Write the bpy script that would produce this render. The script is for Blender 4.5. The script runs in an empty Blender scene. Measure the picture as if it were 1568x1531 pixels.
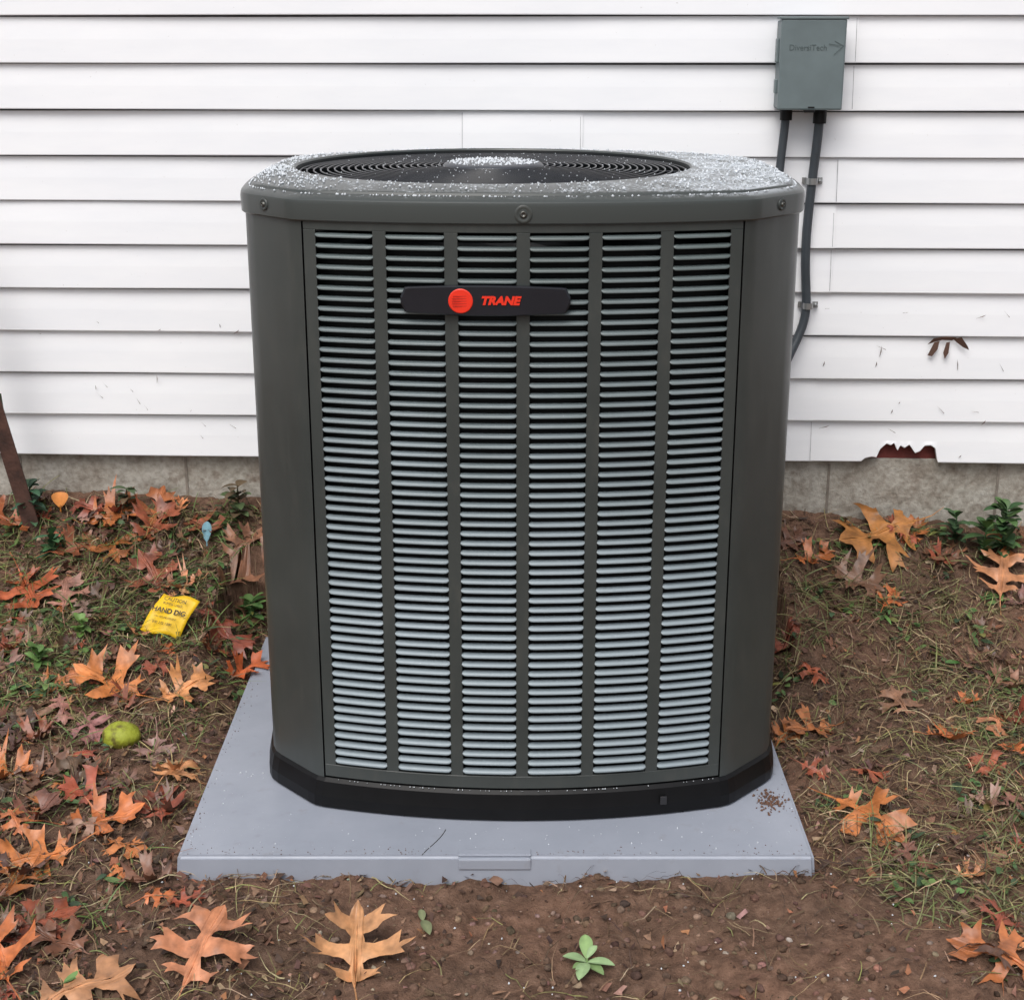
import bpy, bmesh, math, random
import numpy as np
from mathutils import Vector, Matrix, Euler
from mathutils.geometry import tessellate_polygon
random.seed(7); R=np.random.RandomState(11)
scn=bpy.context.scene
COL=scn.collection

# ------------------------------------------------------------ helpers
def link(o,parent=None,inv=True):
    COL.objects.link(o)
    if parent is not None:
        o.parent=parent
        if inv: o.matrix_parent_inverse=Matrix.Translation(-parent.location)
    return o
def empty(name,loc=(0,0,0),rot=(0,0,0)):
    e=bpy.data.objects.new(name,None); e.location=loc; e.rotation_euler=rot
    e.empty_display_size=.1; COL.objects.link(e); return e
def mesh(name,V,F,mat=None,parent=None,inv=True,smooth=False,cols=None,mats=None,midx=None):
    me=bpy.data.meshes.new(name)
    V=[tuple(map(float,v)) for v in V] if not isinstance(V,np.ndarray) else V.tolist()
    F=F.tolist() if isinstance(F,np.ndarray) else F
    me.from_pydata(V,[],F)
    if cols is not None:
        a=me.color_attributes.new("Col",'FLOAT_COLOR','POINT')
        c=np.ones((len(V),4),dtype=np.float32); c[:,:3]=np.asarray(cols)
        a.data.foreach_set("color",c.ravel())
    if mats:
        for m in mats: me.materials.append(m)
        if midx is not None: me.polygons.foreach_set("material_index",np.asarray(midx,dtype=np.int32))
    elif mat: me.materials.append(mat)
    if smooth: me.polygons.foreach_set("use_smooth",[True]*len(me.polygons))
    me.update()
    o=bpy.data.objects.new(name,me)
    return link(o,parent,inv)
def fix_normals(o):
    bm=bmesh.new(); bm.from_mesh(o.data); bmesh.ops.recalc_face_normals(bm,faces=bm.faces); bm.to_mesh(o.data); bm.free()
def box(name,c,s,mat,parent=None,bev=0.003,inv=True,segs=2,rot=None):
    bm=bmesh.new(); bmesh.ops.create_cube(bm,size=1)
    for v in bm.verts: v.co=Vector((v.co.x*s[0],v.co.y*s[1],v.co.z*s[2]))
    if bev>0: bmesh.ops.bevel(bm,geom=bm.edges[:],offset=bev,segments=segs,affect='EDGES',profile=.5)
    if rot: bmesh.ops.rotate(bm,verts=bm.verts,cent=(0,0,0),matrix=Euler(rot).to_matrix())
    for v in bm.verts: v.co+=Vector(c)
    me=bpy.data.meshes.new(name); bm.to_mesh(me); bm.free(); me.materials.append(mat)
    for p in me.polygons: p.use_smooth=False
    return link(bpy.data.objects.new(name,me),parent,inv)
def tube(name,pts,r,mat,parent=None,inv=True,res=8,cyclic=False):
    cu=bpy.data.curves.new(name,'CURVE'); cu.dimensions='3D'; cu.bevel_depth=r; cu.bevel_resolution=3; cu.resolution_u=res
    sp=cu.splines.new('NURBS'); sp.points.add(len(pts)-1)
    for p,q in zip(sp.points,pts): p.co=(*q,1)
    sp.order_u=4 if len(pts)>3 else len(pts); sp.use_endpoint_u=not cyclic; sp.use_cyclic_u=cyclic
    cu.materials.append(mat); cu.use_fill_caps=True
    return link(bpy.data.objects.new(name,cu),parent,inv)
def text(name,s,size,mat,mw,parent=None,inv=True,shear=0,off=0,ext=.0006,sx=1,align='CENTER'):
    cu=bpy.data.curves.new(name,'FONT'); cu.body=s; cu.size=size; cu.shear=shear; cu.offset=off; cu.extrude=ext
    cu.align_x=align; cu.align_y='CENTER'; cu.materials.append(mat)
    o=bpy.data.objects.new(name,cu); link(o,parent,inv); o.matrix_basis=mw@Matrix.Diagonal((sx,1,1,1)); return o

def newmat(name): 
    m=bpy.data.materials.new(name); m.use_nodes=True; nt=m.node_tree
    b=nt.nodes['Principled BSDF']; return m,nt,b
def N(nt,t,**k):
    n=nt.nodes.new(t)
    for a,v in k.items(): setattr(n,a,v)
    return n
def noise(nt,scale,detail=4,rough=.55,coord=None,vecscale=None):
    if coord is None:
        tc=N(nt,'ShaderNodeTexCoord'); coord=tc.outputs['Object']
    if vecscale:
        mp=N(nt,'ShaderNodeMapping'); nt.links.new(coord,mp.inputs[0]); mp.inputs['Scale'].default_value=vecscale; coord=mp.outputs[0]
    n=N(nt,'ShaderNodeTexNoise'); n.inputs['Scale'].default_value=scale; n.inputs['Detail'].default_value=detail; n.inputs['Roughness'].default_value=rough
    nt.links.new(coord,n.inputs['Vector']); return n.outputs['Fac']
def ramp(nt,fac,stops):
    r=N(nt,'ShaderNodeValToRGB'); nt.links.new(fac,r.inputs[0]); e=r.color_ramp.elements
    while len(e)<len(stops): e.new(.5)
    for el,(p,c) in zip(e,stops): el.position=p; el.color=(*c,1) if len(c)==3 else c
    return r.outputs[0]
def mix(nt,a,b,fac,mode='MIX'):
    m=N(nt,'ShaderNodeMixRGB',blend_type=mode)
    for i,v in ((0,fac),(1,a),(2,b)):
        if isinstance(v,(int,float)): m.inputs[i].default_value=v
        elif isinstance(v,tuple): m.inputs[i].default_value=(*v,1)
        else: nt.links.new(v,m.inputs[i])
    return m.outputs[0]
def bump(nt,b,h,strength=.3,dist=.002):
    n=N(nt,'ShaderNodeBump'); n.inputs['Strength'].default_value=strength; n.inputs['Distance'].default_value=dist
    nt.links.new(h,n.inputs['Height']); nt.links.new(n.outputs[0],b.inputs['Normal'])
def simple(name,c,rough=.5,metal=0,var=.15,scale=12,bs=0,bd=.001,bscale=200,spec=.5):
    m,nt,b=newmat(name)
    f=noise(nt,scale,3)
    lo=tuple(x*(1-var) for x in c); hi=tuple(min(1,x*(1+var)) for x in c)
    nt.links.new(ramp(nt,f,[(.3,lo),(.7,hi)]),b.inputs['Base Color'])
    b.inputs['Roughness'].default_value=rough; b.inputs['Metallic'].default_value=metal
    b.inputs['Specular IOR Level'].default_value=spec
    if bs: bump(nt,b,noise(nt,bscale,3),bs,bd)
    return m
def vcol(name,rough=.6,scale=60,var=.35,spec=.4,bs=.0):
    m,nt,b=newmat(name)
    a=N(nt,'ShaderNodeAttribute',attribute_name='Col')
    f=noise(nt,scale,3)
    g=ramp(nt,f,[(.3,(1-var,)*3),(.7,(1+var*.35,)*3)])
    nt.links.new(mix(nt,a.outputs['Color'],g,1.0,'MULTIPLY'),b.inputs['Base Color'])
    b.inputs['Roughness'].default_value=rough; b.inputs['Specular IOR Level'].default_value=spec
    if bs: bump(nt,b,f,bs,.002)
    return m

# ------------------------------------------------------------ materials
def paintmat():
    m,nt,b=newmat('unit_paint')
    f=noise(nt,5,4,.6); f2=noise(nt,26,4,.65,vecscale=(1,1,.35)); f3=noise(nt,420,2)
    c=ramp(nt,f,[(.3,(.040,.047,.045)),(.7,(.054,.061,.058))])
    c=mix(nt,c,(.085,.083,.070),ramp(nt,f2,[(.55,(0,0,0)),(.8,(.40,.40,.40))]))
    nt.links.new(c,b.inputs['Base Color'])
    nt.links.new(ramp(nt,f2,[(.3,(.30,)*3),(.7,(.46,)*3)]),b.inputs['Roughness'])
    bump(nt,b,f3,.10,.0005); return m
paint=paintmat()
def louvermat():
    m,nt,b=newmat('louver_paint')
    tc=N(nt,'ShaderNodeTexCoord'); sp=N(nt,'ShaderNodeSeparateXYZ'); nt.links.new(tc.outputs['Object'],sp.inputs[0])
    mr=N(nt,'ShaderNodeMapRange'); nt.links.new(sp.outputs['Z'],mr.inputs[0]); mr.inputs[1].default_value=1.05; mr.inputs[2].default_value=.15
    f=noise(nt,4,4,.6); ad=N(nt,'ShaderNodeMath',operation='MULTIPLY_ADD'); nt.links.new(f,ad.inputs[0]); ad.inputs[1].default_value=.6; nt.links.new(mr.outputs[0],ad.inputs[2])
    sky_sheen=ramp(nt,ad.outputs[0],[(.25,(0,0,0)),(.98,(1,1,1))])  # sky reflection painted into the colour, paler toward the lower louvers
    c=mix(nt,(.105,.130,.128),(.29,.345,.375),sky_sheen)
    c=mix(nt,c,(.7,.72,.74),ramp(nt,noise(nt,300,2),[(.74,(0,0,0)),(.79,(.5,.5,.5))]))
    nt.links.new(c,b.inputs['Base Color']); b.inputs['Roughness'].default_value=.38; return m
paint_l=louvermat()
blackpl=simple('black_plastic',(.004,.004,.0045),.42,0,.2,20,.1,.001,80,spec=.25)
wirem=simple('grille_wire',(.012,.014,.018),.3)
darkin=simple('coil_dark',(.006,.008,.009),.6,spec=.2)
steel=simple('screw_steel',(.12,.12,.11),.35,.8)
badgem=simple('badge_black',(.012,.013,.018),.3)
redm=simple('badge_red',(.85,.035,.012),.4,0,.03)
boxm=simple('disconnect_grey',(.140,.178,.185),.5,0,.10,15,.1,.001,150)
condm=simple('conduit_grey',(.045,.055,.065),.5)
clipm=simple('galvanised',(.35,.36,.36),.35,.7)
rust=simple('rusty_steel',(.06,.026,.018),.75,0,.5,30,.5,.003,120)
yelm=simple('tag_yellow',(.80,.50,.01),.45,0,.10,40)
blk=simple('ink_black',(.02,.018,.01),.6)

def capmat():
    m,nt,b=newmat('cap_paint_frosted')
    tc=N(nt,'ShaderNodeTexCoord')
    sep=N(nt,'ShaderNodeSeparateXYZ'); nt.links.new(tc.outputs['Object'],sep.inputs[0])
    geo=N(nt,'ShaderNodeNewGeometry'); sn=N(nt,'ShaderNodeSeparateXYZ'); nt.links.new(geo.outputs['Normal'],sn.inputs[0])
    up=N(nt,'ShaderNodeMapRange'); nt.links.new(sn.outputs['Z'],up.inputs[0]); up.inputs[1].default_value=.85; up.inputs[2].default_value=.99
    xr=N(nt,'ShaderNodeMapRange'); nt.links.new(sep.outputs['X'],xr.inputs[0]); xr.inputs[1].default_value=.1; xr.inputs[2].default_value=.42; xr.inputs[3].default_value=.0; xr.inputs[4].default_value=.16
    f=noise(nt,170,4,.7); f2=noise(nt,16,3)
    a=N(nt,'ShaderNodeMath',operation='ADD'); nt.links.new(f,a.inputs[0]); nt.links.new(xr.outputs[0],a.inputs[1])
    a2=N(nt,'ShaderNodeMath',operation='MULTIPLY_ADD'); nt.links.new(f2,a2.inputs[0]); a2.inputs[1].default_value=.45; nt.links.new(a.outputs[0],a2.inputs[2])
    fr=ramp(nt,a2.outputs[0],[(.80,(0,0,0)),(.90,(1,1,1))])
    mu=N(nt,'ShaderNodeMath',operation='MULTIPLY'); nt.links.new(fr,mu.inputs[0]); nt.links.new(up.outputs[0],mu.inputs[1])
    nt.links.new(mix(nt,(.054,.062,.060),(.55,.59,.63),mu.outputs[0]),b.inputs['Base Color'])
    rr=N(nt,'ShaderNodeMapRange'); nt.links.new(mu.outputs[0],rr.inputs[0]); rr.inputs[3].default_value=.30; rr.inputs[4].default_value=.75
    nt.links.new(rr.outputs[0],b.inputs['Roughness'])
    return m
capm=capmat()

def sidingmat():
    m,nt,b=newmat('white_vinyl')
    s1=noise(nt,3,4,.6,vecscale=(1,1,5)); s2=noise(nt,140,3,.6)
    c=mix(nt,ramp(nt,s1,[(.3,(.85,.865,.895)),(.65,(.905,.915,.935))]),(.45,.43,.40),ramp(nt,s2,[(.71,(0,0,0)),(.80,(.5,.5,.5))]))
    nt.links.new(c,b.inputs['Base Color']); b.inputs['Roughness'].default_value=.5; b.inputs['Specular IOR Level'].default_value=.3
    bump(nt,b,noise(nt,60,3,.5,vecscale=(.3,1,3)),.08,.001)
    return m
sid=sidingmat()
gap=simple('siding_gap_shade',(.14,.14,.15),.8,0,.35,15)  # shadow line under each lap, painted as dark colour in the groove
redwood=simple('red_sheathing',(.16,.035,.03),.8,0,.3,40,.4,.003,80)
def concmat():
    m,nt,b=newmat('foundation_concrete')
    f=noise(nt,9,5,.7); f2=noise(nt,70,4,.6); f4=noise(nt,24,4,.6)
    c=ramp(nt,f,[(.30,(.20,.16,.125)),(.48,(.40,.37,.32)),(.7,(.54,.52,.47))])
    c=mix(nt,c,ramp(nt,f2,[(.3,(.68,.66,.64)),(.6,(1,1,1))]),1.0,'MULTIPLY')
    c=mix(nt,c,(.15,.10,.07),ramp(nt,f4,[(.60,(0,0,0)),(.72,(.55,.55,.55))]))
    nt.links.new(c,b.inputs['Base Color']); b.inputs['Roughness'].default_value=.9
    bump(nt,b,f2,.7,.006); return m
conc=concmat()
def padmat():
    m,nt,b=newmat('pad_composite')
    f=noise(nt,5,4,.6); f2=noise(nt,22,4,.65); f3=noise(nt,260,2)
    c=ramp(nt,f,[(.3,(.285,.310,.365)),(.7,(.345,.37,.43))])
    c=mix(nt,c,(.20,.17,.15),ramp(nt,f2,[(.60,(0,0,0)),(.80,(.35,.35,.35))]))
    c=mix(nt,c,(.7,.72,.75),ramp(nt,f3,[(.74,(0,0,0)),(.80,(.5,.5,.5))]))
    nt.links.new(c,b.inputs['Base Color'])
    nt.links.new(ramp(nt,f2,[(.3,(.28,.28,.28)),(.7,(.55,.55,.55))]),b.inputs['Roughness'])
    bump(nt,b,f3,.10,.001); return m
padm=padmat()
def soilmat():
    m,nt,b=newmat('soil')
    f=noise(nt,2.2,4,.6); f2=noise(nt,38,5,.7); f3=noise(nt,240,4,.7)
    c=ramp(nt,f2,[(.28,(.080,.048,.034)),(.5,(.165,.100,.070)),(.72,(.26,.165,.120))])
    c=mix(nt,c,ramp(nt,f,[(.35,(.75,.75,.72)),(.65,(1.15,1.04,.97))]),1.0,'MULTIPLY')
    c=mix(nt,c,(.38,.30,.24),ramp(nt,f3,[(.62,(0,0,0)),(.74,(.6,.6,.6))]))
    c=mix(nt,c,(.045,.028,.020),ramp(nt,f3,[(.28,(.6,.6,.6)),(.40,(0,0,0))]))
    nt.links.new(c,b.inputs['Base Color'])
    b.inputs['Roughness'].default_value=.8; b.inputs['Specular IOR Level'].default_value=.25
    h=N(nt,'ShaderNodeMath',operation='ADD'); nt.links.new(f2,h.inputs[0])
    h2=N(nt,'ShaderNodeMath',operation='MULTIPLY'); nt.links.new(f3,h2.inputs[0]); h2.inputs[1].default_value=.5; nt.links.new(h2.outputs[0],h.inputs[1])
    bump(nt,b,h.outputs[0],.75,.012); return m
soil=soilmat()

# ------------------------------------------------------------ ground
def vn(x,y,s=0):
    xi=np.floor(x); yi=np.floor(y); fx=x-xi; fy=y-yi
    fx=fx*fx*(3-2*fx); fy=fy*fy*(3-2*fy)
    def h(a,b):
        t=np.sin(a*127.1+b*311.7+s*74.7)*43758.5453; return t-np.floor(t)
    return (h(xi,yi)*(1-fx)+h(xi+1,yi)*fx)*(1-fy)+(h(xi,yi+1)*(1-fx)+h(xi+1,yi+1)*fx)*fy
def fbm(x,y,f,o=4,s=0,g=.5):
    r=0;a=1;t=0
    for i in range(o): r=r+a*vn(x*f,y*f,s+i*3.1); t+=a; a*=g; f*=2.03
    return r/t
PX0,PX1,PY0,PY1=-.577,.521,2.28,3.27
def gz(x,y):
    x=np.asarray(x,float); y=np.asarray(y,float)
    z=np.interp(y,[-5,2.2,2.47,2.69,2.82,2.93,3.04,3.15,3.26,3.34,3.46,3.5,3.7],[.0,.016,.028,.045,.055,.078,.108,.14,.18,.225,.285,.31,.31])
    z=z-.022*np.clip((x-.3)/.9,0,1)*np.clip((y-2.8)/.6,0,1)
    z=z+(fbm(x,y,3,3,1)-.5)*.045+(fbm(x,y,14,3,5)-.5)*.030+(fbm(x,y,60,3,9,.6)-.5)*.016
    dx=np.maximum(np.maximum(PX0-x,x-PX1),0); dy=np.maximum(np.maximum(PY0-y,y-PY1),0)
    d=np.sqrt(dx*dx+dy*dy); t=np.clip(d/.07,0,1)**.7
    lim=.045
    z=np.where(d<.10, np.minimum(z,lim+d*.5)*t+(np.minimum(z,.03)-.006)*(1-t), z)
    z=np.where((dx<=0)&(dy<=0),np.minimum(z,.024),z)
    return z
def axis(a,b,step,far,n=26):
    core=np.arange(a,b+1e-6,step); g=np.geomspace(step*2,far,n)
    return np.concatenate([(a-g)[::-1],core,b+g])
gx=axis(-1.9,1.9,.0085,60); gy=axis(1.35,3.58,.0085,60)
X,Y=np.meshgrid(gx,gy); Z=gz(X,Y); nx,ny=len(gx),len(gy)
V=np.stack([X.ravel(),Y.ravel(),Z.ravel()],1)
ii=np.arange(nx*ny).reshape(ny,nx)
F=np.stack([ii[:-1,:-1].ravel(),ii[:-1,1:].ravel(),ii[1:,1:].ravel(),ii[1:,:-1].ravel()],1)
mesh('ground',V,F,soil,smooth=True)

# ------------------------------------------------------------ house wall
WR=-math.atan(.0365); wall=empty('house_wall',(0,3.495,0),(0,0,WR))
Z0=.428; RH=.1016; NR=44
joints={0:[.718,-1.6],1:[.718,-1.6],2:[1.9,-1.9],3:[1.9,-1.9],4:[.739,-2.2],5:[.739,-2.2],6:[.741],7:[-.107,.16],8:[.763,-1.9],9:[.763,-1.9]}
def notch(x):
    if x<.835 or x>1.016: return 0
    t=(x-.835)/.181
    keys=[(0,.0),(.05,.008),(.14,.012),(.2,.010),(.24,.030),(.32,.044),(.38,.040),(.42,.046),(.47,.026),(.5,.040),(.56,.034),(.62,.042),(.7,.022),(.76,.026),(.82,.040),(.9,.041),(.96,.034),(1,.0)]
    return float(np.interp(t,[k[0] for k in keys],[k[1] for k in keys]))
V=[];F=[];MI=[]
for k in range(NR):
    z=Z0+RH*k
    js=sorted(joints.get(k,[random.uniform(-3,3)])); ed=[-7]+js+[7]
    for si in range(len(ed)-1):
        a,b=ed[si],ed[si+1]; off=-.0022 if si%2 else 0.0
        a2=a-(.004 if si%2 else 0); xs=list(np.linspace(a2,b+(.012 if not si%2 else 0),max(3,int((b-a)/.12))))
        if k==0: xs=sorted(xs+[x for x in np.linspace(.83,1.02,70) if a<x<b])
        base=len(V)
        for x in xs:
            w=.0014*math.sin(x*3.1+k*1.7)+.0008*math.sin(x*9+k*5); wz=.0009*math.sin(x*2.3+k*2.1)
            nz=notch(x) if k==0 else 0
            fy=(.0055*nz/.09)
            pr=[(-.003+fy,z+.001+nz),(-.0155+fy,z+nz),(-.0163+fy,z+.002+nz),(-.0110,z+max(RH*.5,nz+.004)),(-.0040,z+RH-.0034),(.003,z+RH-.0031),(.003,z+RH+.004)]
            for (yy,zz) in pr: V.append((x,yy+off+w*(0 if zz>z+RH-.003 else 1),zz+wz))
        n=7
        for i in range(len(xs)-1):
            for j in range(n-1):
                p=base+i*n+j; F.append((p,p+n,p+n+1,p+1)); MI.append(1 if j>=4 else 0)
mesh('vinyl_siding',V,F,parent=wall,inv=False,mats=[sid,gap],midx=MI)
seam=simple('siding_seam_grey',(.42,.42,.44),.8,0,.3,60)  # narrow grey strip along each vertical panel joint
for k,js in joints.items():
    for j in js:
        if abs(j)<1.5:
            zz=Z0+RH*k; zs=(zz+.004,zz+RH*.5,zz+RH-.006); ys=(-.0192,-.0140,-.0070)
            V=[];
            for y_,z_ in zip(ys,zs): V+=[(j-.0058,y_-.0006,z_),(j-.0044,y_-.0006,z_)]
            mesh('siding_seam_%d_%d'%(k,int(j*100)),V,[(0,1,3,2),(2,3,5,4)],seam,wall,False)
box('wall_sheathing',(0,.06,(Z0+4.9)/2),(14,.09,4.9-Z0),redwood,wall,0,False)
box('foundation',(0,.09,.1),(14,.16,.66),conc,wall,.004,False)
mortar=simple('mortar_joint',(.22,.19,.16),.95,0,.3,50)
for i,x in enumerate([-1.21,-.80,.765,1.17]): box('foundation_joint_%d'%i,(x,.0095,.25),(.006,.003,.33),mortar,wall,.0,False)
def flake(name,pts,mat,y=-.0175):
    V=[(p[0],y-(p[2] if len(p)>2 else 0),p[1]) for p in pts]
    mesh(name,V,[list(range(len(V)))],mat,wall,False)
brownf=simple('flake_brown',(.09,.045,.03),.8)
cx,cz=1.013,.716
for i,(pts) in enumerate([
  [(-.045,-.002),(-.032,.014,.004),(-.005,.019,.006),(.02,.017,.008),(.010,.009,.004),(-.012,.010,.003),(-.03,.004)],
  [(.012,.013,.004),(.030,.018,.01),(.045,-.002,.012),(.050,-.012,.010),(.036,-.006,.006),(.022,.004,.003)],
  [(-.03,.004,.003),(-.018,.008,.004),(-.022,-.012,.006),(-.034,-.028,.008),(-.044,-.026,.006)],
  [(-.002,.004,.003),(.006,.006,.004),(.004,-.020,.006),(-.004,-.034,.008),(-.008,-.02,.005)]]):
    flake('peeled_flake_%d'%i,[(cx+p[0],cz+p[1])+tuple(p[2:]) for p in pts],brownf)
V=[];F=[]
for i in range(34):
    x=R.choice([R.uniform(-1.15,-.65),R.uniform(.72,1.2)]); z=R.uniform(.44,.80); l=R.uniform(.006,.028); an=R.uniform(0,3.1)
    w=.0009; dx,dz=math.cos(an)*l,math.sin(an)*l; b=len(V)
    V+=[(x,-.0185,z),(x+w,-.0185,z+w),(x+dx*.6+w*2,-.0195,z+dz*.5),(x+dx,-.019,z+dz)]; F.append((b,b+1,b+2,b+3))
mesh('wall_debris',V,F,brownf,wall,False)

# ------------------------------------------------------------ disconnect box + conduits
bx=empty('electrical_disconnect_box',(.647,3.42,1.34),(0,0,WR))
box('enclosure',(.0,.002,0),(.132,.062,.186),boxm,bx,.004,False)
box('cover',(.003,-.034,.001),(.140,.020,.190),boxm,bx,.004,False)
box('hood',(.003,-.020,.0975),(.146,.052,.006),boxm,bx,.002,False)
box('side_latch',(-.0685,-.008,.03),(.006,.03,.05),boxm,bx,.002,False)
box('side_latch_low',(-.0685,-.008,-.045),(.006,.022,.03),boxm,bx,.002,False)
box('hasp',(.003,-.040,-.096),(.024,.016,.006),blackpl,bx,.001,False)
box('hasp_slot',(.006,-.0443,-.088),(.014,.001,.003),blackpl,bx,.0,False)
letm=simple('embossed_grey',(.075,.10,.10),.6)
text('embossed_lettering','DiversiTech',.0175,letm,Matrix.Translation((-.008,-.0442,.036))@Matrix.Rotation(math.pi/2,4,'X'),bx,False,ext=.0005,sx=.95)
V=[];F=[]
for p0,p1 in (((.048,.050),(.068,.040)),((.068,.040),(.048,.022)),((.036,.044),(.062,.0405))):
    b=len(V); w_=.0009
    V+=[(p0[0],-.0447,p0[1]-w_),(p0[0],-.0447,p0[1]+w_),(p1[0],-.0447,p1[1]+w_),(p1[0],-.0447,p1[1]-w_)]; F.append((b,b+1,b+2,b+3))
V=[(a,b_-.0002*i,c) for i,(a,b_,c) in enumerate(V)]
mesh('embossed_arrow',V,F,letm,bx,False)
cd=empty('electrical_conduit',(.68,3.44,1.2))
tube('conduit_run',[(.682,3.428,1.25),(.682,3.43,1.20),(.677,3.437,1.12),(.672,3.44,1.03),(.669,3.44,.95),(.673,3.44,.87),(.682,3.44,.80),(.672,3.437,.75),(.645,3.42,.70),(.60,3.37,.62),(.52,3.30,.55)],.0105,condm,cd)
tube('conduit_fitting',[(.682,3.428,1.252),(.682,3.428,1.230),(.682,3.428,1.215)],.015,blackpl,cd)
cd2=empty('electrical_conduit.001',(.605,3.43,1.2))
tube('conduit_run_short',[(.607,3.428,1.25),(.606,3.43,1.20),(.600,3.435,1.13),(.597,3.42,1.05),(.58,3.36,.95),(.55,3.28,.85)],.0095,condm,cd2)
tube('conduit_fitting_short',[(.607,3.428,1.252),(.607,3.428,1.235),(.607,3.428,1.222)],.0135,blackpl,cd2)
for i,(x,z) in enumerate([(.675,1.088),(.682,.806)]):
    V=[];F=[]
    prof=[(-.020,.0145),(-.0135,.0145)]+[(-.0125*math.cos(t),-.0125*math.sin(t)+.0) for t in np.linspace(0,math.pi,9)]+[(.0135,.0145),(.026,.0145)]
    for (a,b) in prof: V+=[(x+a,3.44+b-.003,z-.007),(x+a,3.44+b-.003,z+.007)]
    for j in range(len(prof)-1): F.append((2*j,2*j+2,2*j+3,2*j+1))
    o=mesh('conduit_strap_%d'%i,V,F,clipm,cd); md=o.modifiers.new('s','SOLIDIFY'); md.thickness=.0015
    bm=bmesh.new(); bmesh.ops.create_uvsphere(bm,u_segments=10,v_segments=6,radius=.0055)
    for v in bm.verts: v.co+=Vector((x+.020,3.449,z))
    me=bpy.data.meshes.new('strap_screw'); bm.to_mesh(me); bm.free(); me.materials.append(clipm); link(bpy.data.objects.new('strap_screw_%d'%i,me),cd)

# ------------------------------------------------------------ equipment pad
pad=empty('equipment_pad',((PX0+PX1)/2,2.77,.03))
bm=bmesh.new(); bmesh.ops.create_cube(bm,size=1)
for v in bm.verts:
    top=v.co.z>0
    v.co=Vector(((PX0+PX1)/2+v.co.x*(PX1-PX0+(0 if top else .012)),(PY0+PY1)/2+v.co.y*(PY1-PY0+(0 if top else .012)),.060 if top else -.02))
bmesh.ops.bevel(bm,geom=bm.edges[:],offset=.006,segments=3,affect='EDGES')
me=bpy.data.meshes.new('slab'); bm.to_mesh(me); bm.free(); me.materials.append(padm); link(bpy.data.objects.new('slab',me),pad)
box('moulded_tab',(-.030,2.2815,.046),(.126,.012,.022),padm,pad,.003)
box('moulded_tab_top',(-.030,2.292,.0598),(.126,.020,.004),padm,pad,.0015)
tube('hairline_crack',[(-.155,2.285,.0600),(-.145,2.31,.0602),(-.125,2.335,.0602),(-.118,2.37,.0602)],.0007,blk,pad)

# ------------------------------------------------------------ condenser unit
UX,UY=.018,2.83
unit=empty('air_conditioner_condenser',(UX,UY,.06))
def Q():
    pts=[]
    for x in np.linspace(0,.357,13): pts.append((x,-(.375+.05*(1-(x/.357)**2))))
    pts+=[(.372,-.368),(.385,-.356),(.450,-.287),(.463,-.270),(.471,-.248),(.478,-.2)]
    for y in np.linspace(-.2,0,6)[1:]: pts.append((.478+.010*(1-(y/.2)**2),y))
    return pts
q=Q()
outl=q[:-1]+[(x,-y) for x,y in q[::-1]][:-1]+[(-x,-y) for x,y in q[:-1]]+[(-x,y) for x,y in q[::-1]][:-1]
outl=np.array(outl)
def off(o): 
    r=outl.copy(); r[:,0]*=1+o/.47; r[:,1]*=1+o/.42; return r
def rings(name,prof,mat,cap_top=False,smooth=True,seg=None):
    V=[];F=[];n=len(outl)
    for o,z in prof:
        for (x,y) in off(o): V.append((UX+x,UY+y,z))
    for j in range(len(prof)-1):
        for i in range(n): F.append((j*n+i,j*n+(i+1)%n,(j+1)*n+(i+1)%n,(j+1)*n+i))
    if cap_top: F.append([ (len(prof)-1)*n+i for i in range(n)])
    return mesh(name,V,F,mat,unit,smooth=smooth)
rings('base_pan',[(-.03,.0605),(.004,.0605),(.009,.064),(.009,.085),(.004,.112),(-.001,.1185),(-.05,.1185)],blackpl,smooth=False)
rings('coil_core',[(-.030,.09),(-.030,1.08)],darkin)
for i,x in enumerate([-.19,.12,.27]):
    box('base_foot_%d'%i,(UX+x,UY-.416+.05*(x/.357)**2,.064),(.05,.02,.010),blackpl,unit,.002)
box('base_moulding_mark',(UX+.255,UY-.4125,.092),(.012,.004,.016),simple('dark_grey_plastic',(.02,.02,.022),.5),unit,.001,rot=(0,0,.14))
def posts():
    V=[];F=[]
    sec=[(.3600,-.360),(.3600,-.3745)]+[p for p in q if p[0]>.3605 and p[1]<-.2001]+[(.478,-.203),(.466,-.203)]
    zs=[.119,.122,1.118,1.124]
    for sx in (1,-1):
        for sy in (1,-1):
            b=len(V); n=len(sec)
            for k,z in enumerate(zs):
                for (x,y) in sec: V.append((UX+sx*x,UY+sy*y,z))
            for k in range(3):
                for i in range(n-1): F.append((b+k*n+i,b+k*n+i+1,b+(k+1)*n+i+1,b+(k+1)*n+i))
    o=mesh('corner_posts',V,F,paint,unit,smooth=False); fix_normals(o)
    o.data.polygons.foreach_set('use_smooth',[True]*len(o.data.polygons))
    md=o.modifiers.new('es','EDGE_SPLIT'); md.split_angle=math.radians(40); return o
posts()
NROW=56; PZ0,PZ1=.122,1.124; LZ0,LZ1=.146,1.108
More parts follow.
